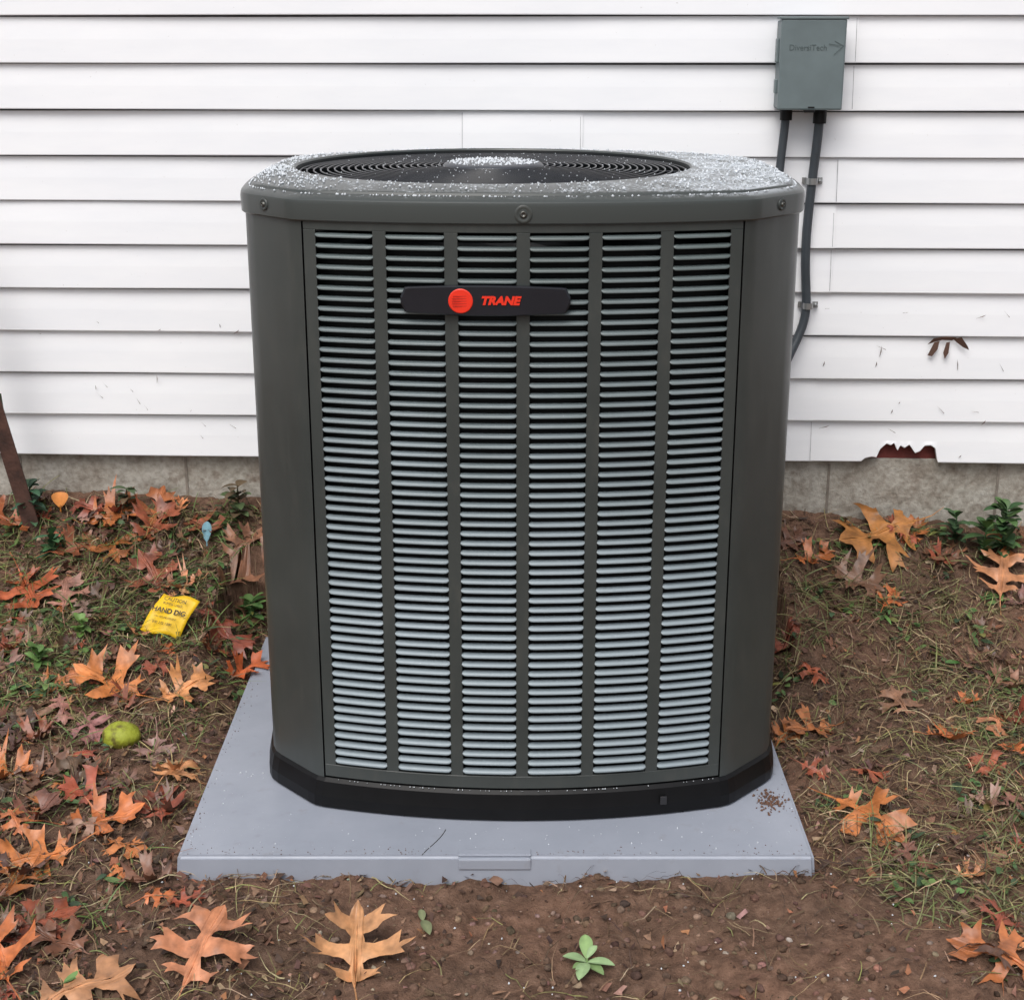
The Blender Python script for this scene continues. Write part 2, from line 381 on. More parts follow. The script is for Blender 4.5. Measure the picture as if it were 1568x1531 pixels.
def panel(name,n,edge,bul,hw,ncol,rib=.0215,mar=.020):
    t=(-n[1],n[0])
    def P(u,d,z):
        r=edge+bul*(1-(u/hw)**2)+d
        return (UX+n[0]*r+t[0]*u,UY+n[1]*r+t[1]*u,z)
    cw=(2*hw-2*mar-(ncol-1)*rib)/ncol
    V=[];F=[];V2=[];F2=[]
    def strip(u0,u1,z0,z1,nseg,sides=(1,1,1,1)):
        us=np.linspace(u0,u1,nseg+1); b=len(V)
        for u in us:
            V.extend([P(u,-.010,z0),P(u,-.0008,z0),P(u,0,z0+.0008),P(u,0,z1-.0008),P(u,-.0008,z1),P(u,-.010,z1)])
        for i in range(nseg):
            for j in range(5): p=b+i*6+j; F.append((p,p+6,p+7,p+1))
        for e,i in ((0,0),(1,nseg)):
            c=len(V); u=us[i]; V.extend([P(u,-.010,z0),P(u,-.010,z1)]); F.append((c,b+i*6+2,b+i*6+3,c+1))
    strip(-hw,hw,LZ1,PZ1,24); strip(-hw,hw,PZ0,LZ0,24)
    strip(-hw,-hw+mar,LZ0,LZ1,1); strip(hw-mar,hw,LZ0,LZ1,1)
    s=(LZ1-LZ0)/NROW
    for c in range(ncol):
        u0=-hw+mar+c*(cw+rib); u1=u0+cw
        if c<ncol-1: strip(u1,u1+rib,LZ0,LZ1,1)
        us=[u0-.0005,u0+.0015,u0+.004]+list(np.linspace(u0+.009,u1-.009,6))+[u1-.004,u1-.0015,u1+.0005]
        for k in range(NROW):
            zc=LZ1-s*(k+.5)+.0005; b=len(V2); m=5
            zj=R.normal(0,.00016); dj=R.normal(0,.00025)
            for i,u in enumerate(us):
                e2=min(i,len(us)-1-i); sc=[.35,.75,.93,1,1,1][min(e2,5)]
                for (dd,dz) in ((-.0090,.0032),(-.0030,.0026),(.0014,.0010),(.0038,-.0028),(.0030,-.0034)):
                    V2.append(P(u,-.001+(dd+.001)*sc+dj,zc+zj+(dz-.002)*sc+.002))
            for i in range(len(us)-1):
                for j in range(m-1): p=b+i*m+j; F2.append((p,p+m,p+m+1,p+1))
    o=mesh(name+'_frame',V,F,paint,unit); 
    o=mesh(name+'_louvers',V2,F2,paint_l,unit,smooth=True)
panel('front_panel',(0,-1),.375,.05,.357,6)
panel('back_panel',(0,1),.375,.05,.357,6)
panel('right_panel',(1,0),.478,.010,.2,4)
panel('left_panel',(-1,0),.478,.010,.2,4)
CX,CY,CR=UX-.053,UY+.028,.368
def cap():
    prof=[(-.004,1.1215),(.004,1.1220),(.0058,1.1240),(.0068,1.1500),(.0060,1.1555),(.0030,1.1590),(-.012,1.1650),(-.0135,1.1685),(-.0160,1.1700),(-.023,1.1706)]
    V=[];F=[];n=len(outl)
    for o,z in prof:
        for (x,y) in off(o): V.append((UX+x,UY+y,z))
    last=off(-.023)
    m=len(prof)
    circ=[]
    for (x,y) in last:
        a=math.atan2(UY+y-CY,UX+x-CX); circ.append((CX+math.cos(a)*CR,CY+math.sin(a)*CR))
    for t,dz in ((.12,.0014),(.5,.0045),(.85,.0062),(1.0,.0060)):
        for i,(x,y) in enumerate(last):
            V.append(((UX+x)*(1-t)+circ[i][0]*t,(UY+y)*(1-t)+circ[i][1]*t,1.1706+dz)); 
    m+=4
    for sc,z in ((.992,1.1735),(.985,1.162),(.985,1.08)):
        for i in range(n): V.append((CX+(circ[i][0]-CX)*sc,CY+(circ[i][1]-CY)*sc,z))
    m+=3
    for j in range(m-1):
        for i in range(n): F.append((j*n+i,j*n+(i+1)%n,(j+1)*n+(i+1)%n,(j+1)*n+i))
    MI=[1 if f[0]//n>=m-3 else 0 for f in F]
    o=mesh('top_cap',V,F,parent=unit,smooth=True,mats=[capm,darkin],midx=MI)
    md=o.modifiers.new('es','EDGE_SPLIT'); md.split_angle=math.radians(32)
cap()
def torus(V,F,r,z,w,seg=96,ms=6):
    b=len(V)
    for i in range(seg):
        a=2*math.pi*i/seg
        for j in range(ms):
            p=2*math.pi*j/ms; rr=r+w*math.cos(p)
            V.append((CX+rr*math.cos(a),CY+rr*math.sin(a),z+w*math.sin(p)))
    for i in range(seg):
        for j in range(ms): F.append((b+i*ms+j,b+((i+1)%seg)*ms+j,b+((i+1)%seg)*ms+(j+1)%ms,b+i*ms+(j+1)%ms))
V=[];F=[]
dome=lambda r:1.1665+.009*(1-(r/CR)**2)
rs=np.arange(.102,.362,.0128)
for r in rs: torus(V,F,r,dome(r),.0016)
mesh('fan_grille_rings',V,F,wirem,unit,smooth=True)
for i in range(12):
    a=i*math.pi/6+.2
    tube('grille_spoke_%d'%i,[(CX+math.cos(a+.25*t)*(.085+.283*t),CY+math.sin(a+.25*t)*(.085+.283*t),dome(.085+.283*t)-.003) for t in np.linspace(0,1,5)],.0022,wirem,unit,res=4)
V=[];F=[]
hp=[(0,1.1825),(.05,1.182),(.080,1.1805),(.090,1.1785),(.094,1.175),(.094,1.165)]
for r,z in hp:
    for i in range(64): a=2*math.pi*i/64; V.append((CX+r*math.cos(a),CY+r*math.sin(a),z))
for j in range(len(hp)-1):
    for i in range(64): F.append((j*64+i,j*64+(i+1)%64,(j+1)*64+(i+1)%64,(j+1)*64+i))
hubm=simple('hub_cap',(.04,.045,.055),.35); mesh('grille_hub',V,F,hubm,unit,smooth=True)
V=[];F=[]
for k in range(3):
    a0=k*2.094
    b=len(V)
    for r in np.linspace(.05,.34,6):
        for t in np.linspace(0,1.0,6): V.append((CX+r*math.cos(a0+t),CY+r*math.sin(a0+t),1.10-.05*t))
    for i in range(5):
        for j in range(5): p=b+i*6+j; F.append((p,p+6,p+7,p+1))
mesh('fan_blades',V,F,blackpl,unit,smooth=True)
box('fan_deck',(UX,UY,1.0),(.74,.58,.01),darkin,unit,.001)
def screw(x,y,z,ny,nx=0,r=.009,k=0):
    dd=Vector((nx,ny,0)).normalized(); rot=dd.to_track_quat('Z','Y').to_matrix().to_4x4()
    V=[];F=[]; prof=[(r*1.7,-.001),(r*1.5,.0014),(r*1.1,.0006),(r*.8,-.0002),(r*.62,.0),(r*.6,.0025),(r*.35,.0035),(r*.3,.002),(0,.002)]
    for rr,h in prof:
        for i in range(24): a=2*math.pi*i/24; V.append(Vector((x,y,z))+rot@Vector((rr*math.cos(a),rr*math.sin(a),h)))
    for j in range(len(prof)-1):
        for i in range(24): F.append((j*24+i,j*24+(i+1)%24,(j+1)*24+(i+1)%24,(j+1)*24+i))
    mesh('cap_screw_%d'%k,V,F,parent=unit,mats=[paint,steel],midx=[0 if f[0]//24<4 else 1 for f in F],smooth=True)
screw(UX,UY-.4315,1.1385,-1,0,.009,0)
for s,k in ((-1,1),(1,2)):
    screw(UX+s*.4278,UY-.3240,1.142,-.70,s*.72,.0062,k)
# badge
bz=1.0015; bxc=-.043
def yb(x): return UY-(.375+.05*(1-((x-UX)/.357)**2))
V=[];F=[]
us=np.linspace(-1,1,41)
for lvl,(ins,dep) in enumerate(((0,.004),(0,.012),(.0022,.0145),(.0022,.0145))):
    for u in us:
        x=bxc+u*(.137-ins); e=abs(u)
        h=.0245-.0045*max(0,(e-.0))**2
        if e>.93: h*=math.sqrt(max(0,1-((e-.93)/.07)**2))*.75+.25 if e<.999 else .25
        h=h-ins*.9
        V.append((x,yb(x)-dep,bz+h)); V.append((x,yb(x)-dep,bz-h))
n=len(us)*2
for l in range(3-1):
    for i in range(len(us)-1):
        for s in (0,1): p=l*n+i*2+s; F.append((p,p+2,p+n+2,p+n))
    for i in (0,len(us)-1): p=l*n+i*2; F.append((p,p+1,p+n+1,p+n))
for i in range(len(us)-1): p=2*n+i*2; F.append((p,p+1,p+3,p+2))
mesh('name_badge',V,F,badgem,unit)
V=[];F=[];xc=-.0825
V.append((xc,yb(xc)-.0162,bz))
for r,dd in ((.0185,.0162),(.0198,.0154),(.0198,.014)):
    for i in range(48): a=2*math.pi*i/48; x=xc+r*math.cos(a); V.append((x,yb(x)-dd,bz+r*math.sin(a)))
for i in range(48): F.append((0,1+i,1+(i+1)%48))
for l in range(2):
    for i in range(48): F.append((1+l*48+i,1+(l+1)*48+i,1+(l+1)*48+(i+1)%48,1+l*48+(i+1)%48))
mesh('badge_roundel',V,F,redm,unit)
reddk=simple('badge_red_line',(.45,.02,.01),.5)
for i in range(5):
    zz=bz-.008+i*.004; hw=math.sqrt(.016**2-(zz-bz)**2)*.9
    box('roundel_line_%d'%i,(xc,yb(xc)-.0165,zz),(hw*2,.0008,.0008),reddk,unit,0)
slope=math.atan(2*.05*(-.018-UX)/.357**2)
text('badge_lettering','TRANE',.0182,redm,Matrix.Translation((-.0195,yb(-.0195)-.0156,bz+.0005))@Matrix.Rotation(slope,4,'Z')@Matrix.Rotation(math.pi/2,4,'X'),unit,True,shear=.25,off=.0010,ext=.0006,sx=1.08)

# ------------------------------------------------------------ sleet grains
def grains(P,S,name,parent=None,mat=None):
    t=np.array([(1,0,0),(-1,0,0),(0,1,0),(0,-1,0),(0,0,1),(0,0,-1)],float)
    f=np.array([(0,2,4),(2,1,4),(1,3,4),(3,0,4),(2,0,5),(1,2,5),(3,1,5),(0,3,5)])
    n=len(P); sc=S[:,None,None]*R.uniform(.6,1.3,(n,1,3))
    ang=R.uniform(0,6.28,n); c,s=np.cos(ang),np.sin(ang)
    v=t[None]*sc; x=v[...,0]*c[:,None]-v[...,1]*s[:,None]; y=v[...,0]*s[:,None]+v[...,1]*c[:,None]
    VV=np.stack([x,y,v[...,2]],-1)+P[:,None,:]
    FF=f[None]+6*np.arange(n)[:,None,None]
    return mesh(name,VV.reshape(-1,3),FF.reshape(-1,3),mat,parent,smooth=True)
ice=simple('sleet_ice',(.70,.74,.78),.35,0,.05)
P=[];S=[]
last=off(-.016)
oa=np.arctan2(UY+last[:,1]-CY,UX+last[:,0]-CX); orr=np.hypot(UY+last[:,1]-CY,UX+last[:,0]-CX)
o_=np.argsort(oa); oa=oa[o_]; orr=orr[o_]
for i in range(8000):
    a=R.uniform(-math.pi,math.pi); ro=np.interp(a,oa,orr,period=2*math.pi); t=R.rand()**.8
    r=CR*1.0+(ro-CR)*t; x=CX+r*math.cos(a); y=CY+r*math.sin(a)
    dn=.14+.50*max(0,min(1,(x-.2)/.2))+ .40*max(0,min(1,(-x-.25)/.15))
    dn*= .25+1.5*float(fbm(np.array(x),np.array(y),14,2,3))**1.5
    if R.rand()<dn:
        zt=1.1765-(.0055*max(0,(t-.5)/.5))
        P.append((x,y,zt+.0004)); S.append(R.uniform(.0008,.0024)*(1 if R.rand()<.85 else 1.5))
last=off(-.008); oa=np.arctan2(UY+last[:,1]-CY,UX+last[:,0]-CX); orr=np.hypot(UY+last[:,1]-CY,UX+last[:,0]-CX); o_=np.argsort(oa); oa=oa[o_]; orr=orr[o_]
for i in range(150):
    a=R.uniform(-math.pi+.15,-.15); ro=np.interp(a,oa,orr,period=2*math.pi)
    P.append((CX+ro*math.cos(a),CY+ro*math.sin(a),1.1645)); S.append(R.uniform(.001,.0026))
for i in range(420):
    a=R.uniform(0,6.28); r=.085*math.sqrt(R.rand()); P.append((CX+r*math.cos(a),CY+r*math.sin(a),1.1826-(r/.088)**2*.002)); S.append(R.uniform(.001,.0032))
for i in range(260):
    a=R.uniform(0,6.28); r=rs[R.randint(len(rs))]; P.append((CX+r*math.cos(a),CY+r*math.sin(a),dome(r)+.0018)); S.append(R.uniform(.0007,.0015))
for i in range(200):
    x=R.uniform(PX0+.01,PX1-.01); y=R.uniform(PY0+.008,2.6) 
    if abs(x-UX)<.48 and y>UY-.385-.05*(1-min(1,((x-UX)/.4)**2))-.002: continue
    P.append((x,y,.0606)); S.append(R.uniform(.0006,.0018))
for i in range(60):
    x=R.uniform(-.35,.35); P.append((UX+x,UY-(.375+.05*(1-(x/.357)**2))-.003,.119)); S.append(R.uniform(.0006,.0016))
for i in range(110):
    x=R.uniform(-1,1); y=R.uniform(1.9,2.4)
    if x>PX0-.02 and x<PX1+.02 and y>PY0-.02: continue
    P.append((x,y,float(gz(x,y))+.003)); S.append(R.uniform(.001,.0028))
grains(np.array(P),np.array(S),'sleet_pellets',None,ice)

# ------------------------------------------------------------ ground litter
def blocked(x,y,m=0):
    return (x>PX0-m)&(x<PX1+m)&(y>PY0-m)&(y<PY1+m)
def wmax(x): return 3.495-.0365*x
def sample(n,dens,xr=(-1.6,1.6),yr=(1.6,3.48),m=.0):
    out=np.zeros((0,2))
    while len(out)<n:
        x=R.uniform(*xr,n*2); y=R.uniform(*yr,n*2)
        k=(R.rand(n*2)<dens(x,y))&~blocked(x,y,m)&(y<wmax(x)-.0)&~((abs(x)<.42)&(y>2.9))
        out=np.concatenate([out,np.stack([x[k],y[k]],1)])
    return out[:n]
def front(x,y):
    return np.clip((2.33-y)/.12,0,1)*np.clip((x+.50)/.25,0,1)*np.clip((.95-x)/.3,0,1)
def palette(n,cols,w,jit=.2):
    c=np.array(cols)[R.choice(len(cols),n,p=np.array(w)/sum(w))]
    return c*(1+R.normal(0,jit,(n,1)))*(1+R.normal(0,.06,(n,3)))
def ribbons(name,xy,L,W,head,elev,bend,cols,mat,lying=False,K=5,prof='blade',h0=0,tiltw=.5):
    n=len(xy); t=np.linspace(0,1,K+1)
    dr=np.stack([np.cos(head)*np.cos(elev),np.sin(head)*np.cos(elev),np.sin(elev)],1)
    p0=np.stack([xy[:,0],xy[:,1],gz(xy[:,0],xy[:,1])+h0],1)
    bd=np.stack([np.cos(head+bend)*1.0,np.sin(head+bend)*1.0,np.zeros(n)],1)
    bv=R.uniform(.1,.7,n)[:,None]*bd; 
    if not lying: bv[:,2]-=R.uniform(.1,.6,n)
    C=p0[:,None]+L[:,None,None]*(dr[:,None]*t[None,:,None]+bv[:,None]*(t[None,:,None]**2))
    if lying:
        g=gz(C[...,0],C[...,1]); C[...,2]=g+.002+R.uniform(0,.014,n)[:,None]*np.sin(np.pi*t)[None]+R.uniform(0,.008,n)[:,None]
    side=np.stack([-np.sin(head),np.cos(head),R.normal(0,tiltw,n)],1); side/=np.linalg.norm(side,axis=1)[:,None]
    if prof=='blade': w=(1-t)**.6*.9+.1
    elif prof=='leaf': w=np.sin(np.pi*np.clip(t*.93+.05,0,1))**.8
    else: w=np.ones_like(t)
    off_=side[:,None]*(W[:,None]*w[None])[...,None]*.5
    A=C-off_; B=C+off_
    VV=np.stack([A,B],2).reshape(-1,3)
    b=(np.arange(n)*(K+1)*2)[:,None]; k=np.arange(K)[None]*2
    FF=np.stack([b+k,b+k+1,b+k+3,b+k+2],-1).reshape(-1,4)
    cc=np.repeat(cols[:,None],(K+1)*2,1).reshape(-1,3)
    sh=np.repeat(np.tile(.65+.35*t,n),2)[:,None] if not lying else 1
    return mesh(name,VV,FF,mat,smooth=False,cols=np.clip(cc*sh,0,1))
litm=vcol('litter',.7,90,.4,.3); grm=vcol('grass_blades',.5,60,.2,.4); lfm=vcol('oak_leaf',.40,38,.50,.5,.3)
browns=[(.13,.070,.047),(.22,.125,.08),(.070,.042,.031),(.34,.23,.155),(.31,.13,.07),(.28,.165,.13)]
def bits(name,n,dens,smin,smax,cols,w):
    xy=sample(n,dens); k=5
    a=np.sort(R.uniform(0,2*math.pi,(n,k)),1); r=R.uniform(.5,1,(n,k))*R.uniform(smin,smax,n)[:,None]*.5
    asp=R.uniform(.25,1,n); hd=R.uniform(0,6.28,n)
    lx=r*np.cos(a); ly=r*np.sin(a)*asp[:,None]
    tilt=R.normal(0,.38,(n,2))
    x=lx*np.cos(hd)[:,None]-ly*np.sin(hd)[:,None]; y=lx*np.sin(hd)[:,None]+ly*np.cos(hd)[:,None]
    z=x*tilt[:,:1]+y*tilt[:,1:]+R.normal(0,.001,(n,k))
    g=gz(xy[:,0],xy[:,1])+.003+R.uniform(0,.008,n)
    VV=np.stack([x+xy[:,:1],y+xy[:,1:],z+g[:,None]],-1).reshape(-1,3)
    FF=(np.arange(n)*k)[:,None]+np.arange(k)[None]
    c=palette(n,cols,w,.25); mesh(name,VV,FF,litm,cols=np.clip(np.repeat(c,k,0),0,1))
bits('leaf_litter',19000,lambda x,y:np.where(x<0,1,.6)*(1-.85*front(x,y)),.006,.032,browns,[4,3,3,1.0,1.3,1])
def strawd(x,y):
    return np.clip((.35+.9*(fbm(x,y,5,2,20)>.42))*(np.where(y>2.45,1,.5))*np.where(x>0,1.3,1)*(1-.9*front(x,y)),0,1)
n=15000; xy=sample(n,strawd)
ribbons('straw',xy,R.uniform(.02,.09,n),R.uniform(.0010,.0028,n),R.uniform(0,6.28,n),np.zeros(n),R.choice([-1.3,1.3],n),
  palette(n,[(.30,.22,.12),(.17,.11,.065),(.45,.36,.21),(.08,.05,.035),(.24,.23,.09)],[3,3.6,1.5,2.3,2.0],.25),litm,True,6,'blade')
def gd(x,y):
    nz=fbm(x,y,4,2,33)
    left=np.clip((-x-.58)/.08,0,1)*np.clip((y-2.72)/.2,0,1)*np.clip((nz-.33)*4,0,1)
    left2=np.clip((-x-.58)/.08,0,1)*(y<2.8)*.06
    right=np.clip((x-.56)/.1,0,1)*np.clip((y-2.05)/.3,0,1)*np.clip((nz-.38)*4,0,1)*.55
    return np.clip(left+left2+right,0,1)
NC=950
c0=sample(NC,gd); 
idx=np.repeat(np.arange(NC),11); n=len(idx); xy=c0[idx]+R.normal(0,.018,(n,2)); xy[:,1]=np.minimum(xy[:,1],wmax(xy[:,0])-.03)
k=~blocked(xy[:,0],xy[:,1],.01); xy=xy[k]; n=len(xy)
cg=palette(n,[(.11,.18,.045),(.17,.26,.07),(.26,.26,.09),(.34,.27,.14),(.06,.10,.03)],[3,2.2,1.7,1.3,1.6],.2)
dry=(xy[:,0]>0)[:,None]*.45; cg=cg*(1-dry)+np.array([.27,.24,.11])*dry
ribbons('grass',xy,R.uniform(.02,.080,n),R.uniform(.0016,.0038,n),R.uniform(0,6.28,n),R.uniform(.1,1.1,n),R.normal(0,.5,n),cg,grm)
n=2200; c0=sample(300,lambda x,y:np.clip(gd(x,y)+.10*(y>2.9)+.05*(x>.5)+.05*(x<-.6),0,1)); idx=R.randint(0,300,n); xy=c0[idx]+R.normal(0,.014,(n,2)); xy[:,1]=np.minimum(xy[:,1],wmax(xy[:,0])-.03)
k=~blocked(xy[:,0],xy[:,1],.01); xy=xy[k]; n=len(xy)
ribbons('clover_weeds',xy,R.uniform(.010,.028,n),R.uniform(.006,.015,n),R.uniform(0,6.28,n),R.uniform(-.1,.6,n),R.normal(0,.5,n),
  palette(n,[(.08,.15,.045),(.14,.23,.07),(.05,.09,.04),(.21,.22,.06)],[3,2,2.5,1],.2),grm,K=5,prof='leaf',h0=.010)
def pebbles(name,n,dens,smin,smax,cols,w,mat):
    bm=bmesh.new(); bmesh.ops.create_icosphere(bm,subdivisions=2,radius=1); tv=np.array([v.co[:] for v in bm.verts]); tf=np.array([[v.index for v in f.verts] for f in bm.faces]); bm.free()
    xy=sample(n,dens); s=R.uniform(0,1,n)**3.2*(smax-smin)+smin
    sc=R.uniform(.6,1.2,(n,1,3))*s[:,None,None]; v=tv[None]*(1+R.normal(0,.12,(n,len(tv),1)))*sc
    a=R.uniform(0,6.28,n); c,si=np.cos(a)[:,None],np.sin(a)[:,None]
    vv=np.stack([v[...,0]*c-v[...,1]*si+xy[:,:1],v[...,0]*si+v[...,1]*c+xy[:,1:],v[...,2]*.75+gz(xy[:,0],xy[:,1])[:,None]+s[:,None]*.10],-1)
    FF=(np.arange(n)*len(tv))[:,None,None]+tf[None]
    cc=palette(n,cols,w,.2); mesh(name,vv.reshape(-1,3),FF.reshape(-1,3),mat,smooth=True,cols=np.clip(np.repeat(cc,len(tv),0),0,1))
clm=vcol('clod_soil',.9,150,.5,.2,.6)
pebbles('soil_clods',5500,lambda x,y:.25+.75*front(x,y),.0012,.009,[(.17,.105,.074),(.11,.067,.048),(.25,.16,.115)],[4,3,2],clm)
pebbles('pebbles',420,lambda x,y:.2+.8*front(x,y),.001,.007,[(.36,.28,.22),(.50,.44,.38),(.26,.19,.15)],[3,1,3],clm)

# ------------------------------------------------------------ oak leaves
H0=[(.06,.013),(.13,.030),(.17,.10),(.135,.20),(.180,.185),(.215,.265),(.25,.16),(.275,.065),(.325,.048),(.36,.10),(.385,.24),(.345,.42),(.405,.34),(.455,.475),(.49,.34),(.60,.44),(.565,.29),(.525,.17),(.545,.07),(.615,.052),(.67,.11),(.735,.23),(.765,.35),(.80,.22),(.93,.25),(.855,.13),(.865,.07),(.93,.045)]
def leaf_template(seed,wid=1.0):
    r=np.random.RandomState(seed); VV=[];FF=[]
    for s in (1,-1):
        H=[(u+r.normal(0,.012),max(.010,v*wid*(1+r.normal(0,.11)))) for u,v in H0]
        mid=[(.94,0),(.8,0),(.65,0),(.5,0),(.35,0),(.2,0),(.08,0)]
        poly=[(0,0)]+H+[(1,0)]+mid
        tr=tessellate_polygon([[Vector((a,b,0)) for a,b in poly]])
        vs=[np.array(p,float) for p in poly]; fs=[tuple(t) for t in tr]
        for it in range(2):
            cache={}; nf=[]
            def mp(a,b):
                k=(min(a,b),max(a,b))
                if k not in cache: cache[k]=len(vs); vs.append((vs[a]+vs[b])/2)
                return cache[k]
            for a,b,c in fs:
                x,y,z=mp(a,b),mp(b,c),mp(c,a); nf+=[(a,x,z),(x,b,y),(z,y,c),(x,y,z)]
            fs=nf
        b=len(VV); VV+=[(p[0],p[1]*s) for p in vs]; FF+=[(b+f[0],b+f[1],b+f[2]) if s>0 else (b+f[0],b+f[2],b+f[1]) for f in fs]
    b=len(VV); VV+=[(-.30,-.05),(-.30,-.035),(-.15,-.022),(-.15,-.008),(.02,-.008),(.02,.008)]; FF+=[(b,b+2,b+3),(b,b+3,b+1),(b+2,b+4,b+5),(b+2,b+5,b+3)]
    return np.array(VV),np.array(FF)
T=[leaf_template(i,w) for i,w in enumerate([1,.9,1.15,1.0,.85,1.1,1.0,.95])]
LV=[];LF=[];LC=[];nb=0
ORG=(.56,.180,.058);TAN=(.60,.275,.125);RED=(.36,.095,.048);BRN=(.24,.115,.070);PNK=(.36,.19,.14);DBR=(.125,.066,.046)
def add_leaf(x,y,size,ang,col,curl=.25,tilt=(0,0),lift=.006,ti=None,flat=1):
    global nb
    v,f=T[R.randint(len(T)) if ti is None else ti]
    u=v[:,0]-.42; w=v[:,1]
    z=(R.uniform(.15,.45)*np.abs(w)*R.choice([1,1,-.5])+curl*(w*w*2.2+u*u*.9)*R.choice([1,1,-.6])+.06*np.sin(u*9+R.uniform(0,6))*np.cos(w*11+R.uniform(0,6)))
    L=size*1.12; p=np.stack([u*L,w*L,z*L*.8],1)
    c,s=math.cos(ang),math.sin(ang); q_=np.stack([p[:,0]*c-p[:,1]*s,p[:,0]*s+p[:,1]*c,p[:,2]],1)
    q_=q_@np.array(Euler((tilt[0],tilt[1],0)).to_matrix()).T
    gx_=x+q_[:,0]; gy_=np.minimum(y+q_[:,1],wmax(x)-.01)
    g=gz(gx_,gy_); g0=gz(np.array([x]),np.array([y]))[0]
    ins=blocked(gx_,gy_,.01); g=np.where(ins,np.maximum(g,.062),g)
    zz=np.maximum(.5*g0+.5*g+q_[:,2]-q_[:,2].min()*.5+lift,g+.0025)
    LV.append(np.stack([gx_,gy_,zz],1)); LF.append(f+nb); nb+=len(v)
    lat=np.exp(-((np.mod(u*5-np.abs(w)*3.2,1)-.5)/.06)**2)*.16
    vein=np.exp(-(np.abs(w)/.010)**2)*.35+lat
    edge=1-.40*np.clip(np.hypot(u,w)*1.7,0,1)*R.rand()
    cc=np.array(col)*(1+R.normal(0,.13))*(1+R.normal(0,.06,3)); base=cc[None]*edge[:,None]
    LC.append(np.clip(base*(1+vein[:,None]),0,.9))
d=math.radians
L_=[(-.491,2.035,.155,75,TAN,1),(-.245,2.035,.160,95,TAN,1),(.775,2.02,.15,150,ORG,1),(.645,2.455,.160,-55,ORG,1),(.872,2.74,.105,20,ORG),
(.894,3.40,.20,200,(.50,.19,.06),1),(1.142,3.28,.13,70,TAN,1),(-1.115,3.23,.14,-60,(.56,.13,.045),1),(-1.19,3.41,.14,170,ORG),(-.97,3.43,.13,10,ORG),
(-.857,3.40,.13,60,RED,1),(-.86,3.45,.12,85,ORG,1),(-.665,3.17,.14,-20,RED,1),(-.825,3.26,.13,130,RED),(-.60,3.06,.11,40,(.55,.13,.045)),
(-.70,2.90,.12,30,TAN),(-.84,2.91,.16,160,ORG),(-.93,2.95,.13,200,ORG),(-.765,2.46,.14,20,ORG),(-.652,2.50,.105,100,RED),(-.83,2.34,.14,200,ORG),(-.86,2.25,.12,250,ORG),
(-.777,2.15,.11,40,RED),(-.80,2.02,.14,120,ORG),(-.665,1.95,.15,30,TAN),(-.65,2.61,.10,70,TAN),(-.60,2.21,.06,10,ORG),
(-.99,2.82,.10,80,PNK),(-.71,2.71,.095,-80,PNK),(.70,3.33,.10,10,ORG),(.79,3.27,.12,-30,BRN),(.86,3.21,.08,60,ORG),(.62,2.79,.11,200,ORG),(.552,2.77,.08,60,ORG),
(.64,2.95,.075,-60,RED),(.995,2.67,.07,90,ORG),(.81,2.85,.09,100,BRN),(.78,2.17,.06,70,BRN),(.79,2.29,.05,0,TAN),(1.17,3.40,.10,-70,ORG),(.66,3.38,.08,20,BRN),
(-1.2,2.3,.14,30,ORG),(-1.0,2.05,.13,80,ORG),(-1.1,3.1,.10,0,BRN),(-.64,3.35,.12,60,BRN),(-.75,3.42,.11,-30,RED),(-.98,2.43,.11,50,RED),(1.0,3.02,.08,50,BRN),(1.1,2.3,.12,130,ORG),
(-.93,2.62,.12,10,BRN),(-.84,2.60,.10,120,DBR),(.93,2.50,.06,20,BRN),(.58,2.62,.06,-30,RED),(-.55,2.20,.06,30,RED),(1.03,3.36,.10,140,BRN),(-1.04,3.34,.11,30,RED),
(-.72,2.09,.10,160,BRN),(-.84,2.09,.11,10,RED),(-.62,2.27,.09,200,BRN),(-.70,2.38,.09,-40,ORG),(-.88,2.45,.12,60,BRN),(-.80,2.56,.10,190,RED),(-1.0,2.63,.11,20,ORG),(-.86,2.78,.09,300,PNK),
(.70,2.30,.06,20,BRN),(.93,2.62,.08,140,RED),(.60,3.10,.09,30,RED),(.95,2.88,.06,0,ORG),(1.05,2.95,.09,10,BRN),(-1.02,3.2,.12,100,PNK),(-.95,3.35,.10,-60,ORG)]
for it in L_:
    x,y,s,a,c=it[:5]
    if len(it)>5: add_leaf(x,y,s,d(a),c,curl=R.uniform(.10,.35),tilt=(R.uniform(.12,.35),R.normal(0,.10)))
    else: add_leaf(x,y,s,d(a),c,curl=R.uniform(.15,.5),tilt=(R.normal(.1,.15),R.normal(0,.12)))
def ldens(x,y): return np.clip((np.abs(x+.03)-.57)*3,0.0,1)*np.where(x<0,1,.26)*np.where((x<-.2)&(x>-.62)&(y<2.2),.2,1)
xy=sample(400,ldens,xr=(-1.45,1.45),m=.03)
for x,y in xy:
    c=[ORG,RED,BRN,DBR,PNK,TAN][R.choice(6,p=[.10,.14,.34,.24,.13,.05])]
    add_leaf(x,y,R.uniform(.035,.085),R.uniform(0,6.28),c,curl=R.uniform(.3,.9),tilt=(R.normal(0,.25),R.normal(0,.25)),lift=.002)
mesh('fallen_oak_leaves',np.concatenate(LV),np.concatenate(LF),lfm,smooth=True,cols=np.concatenate(LC))

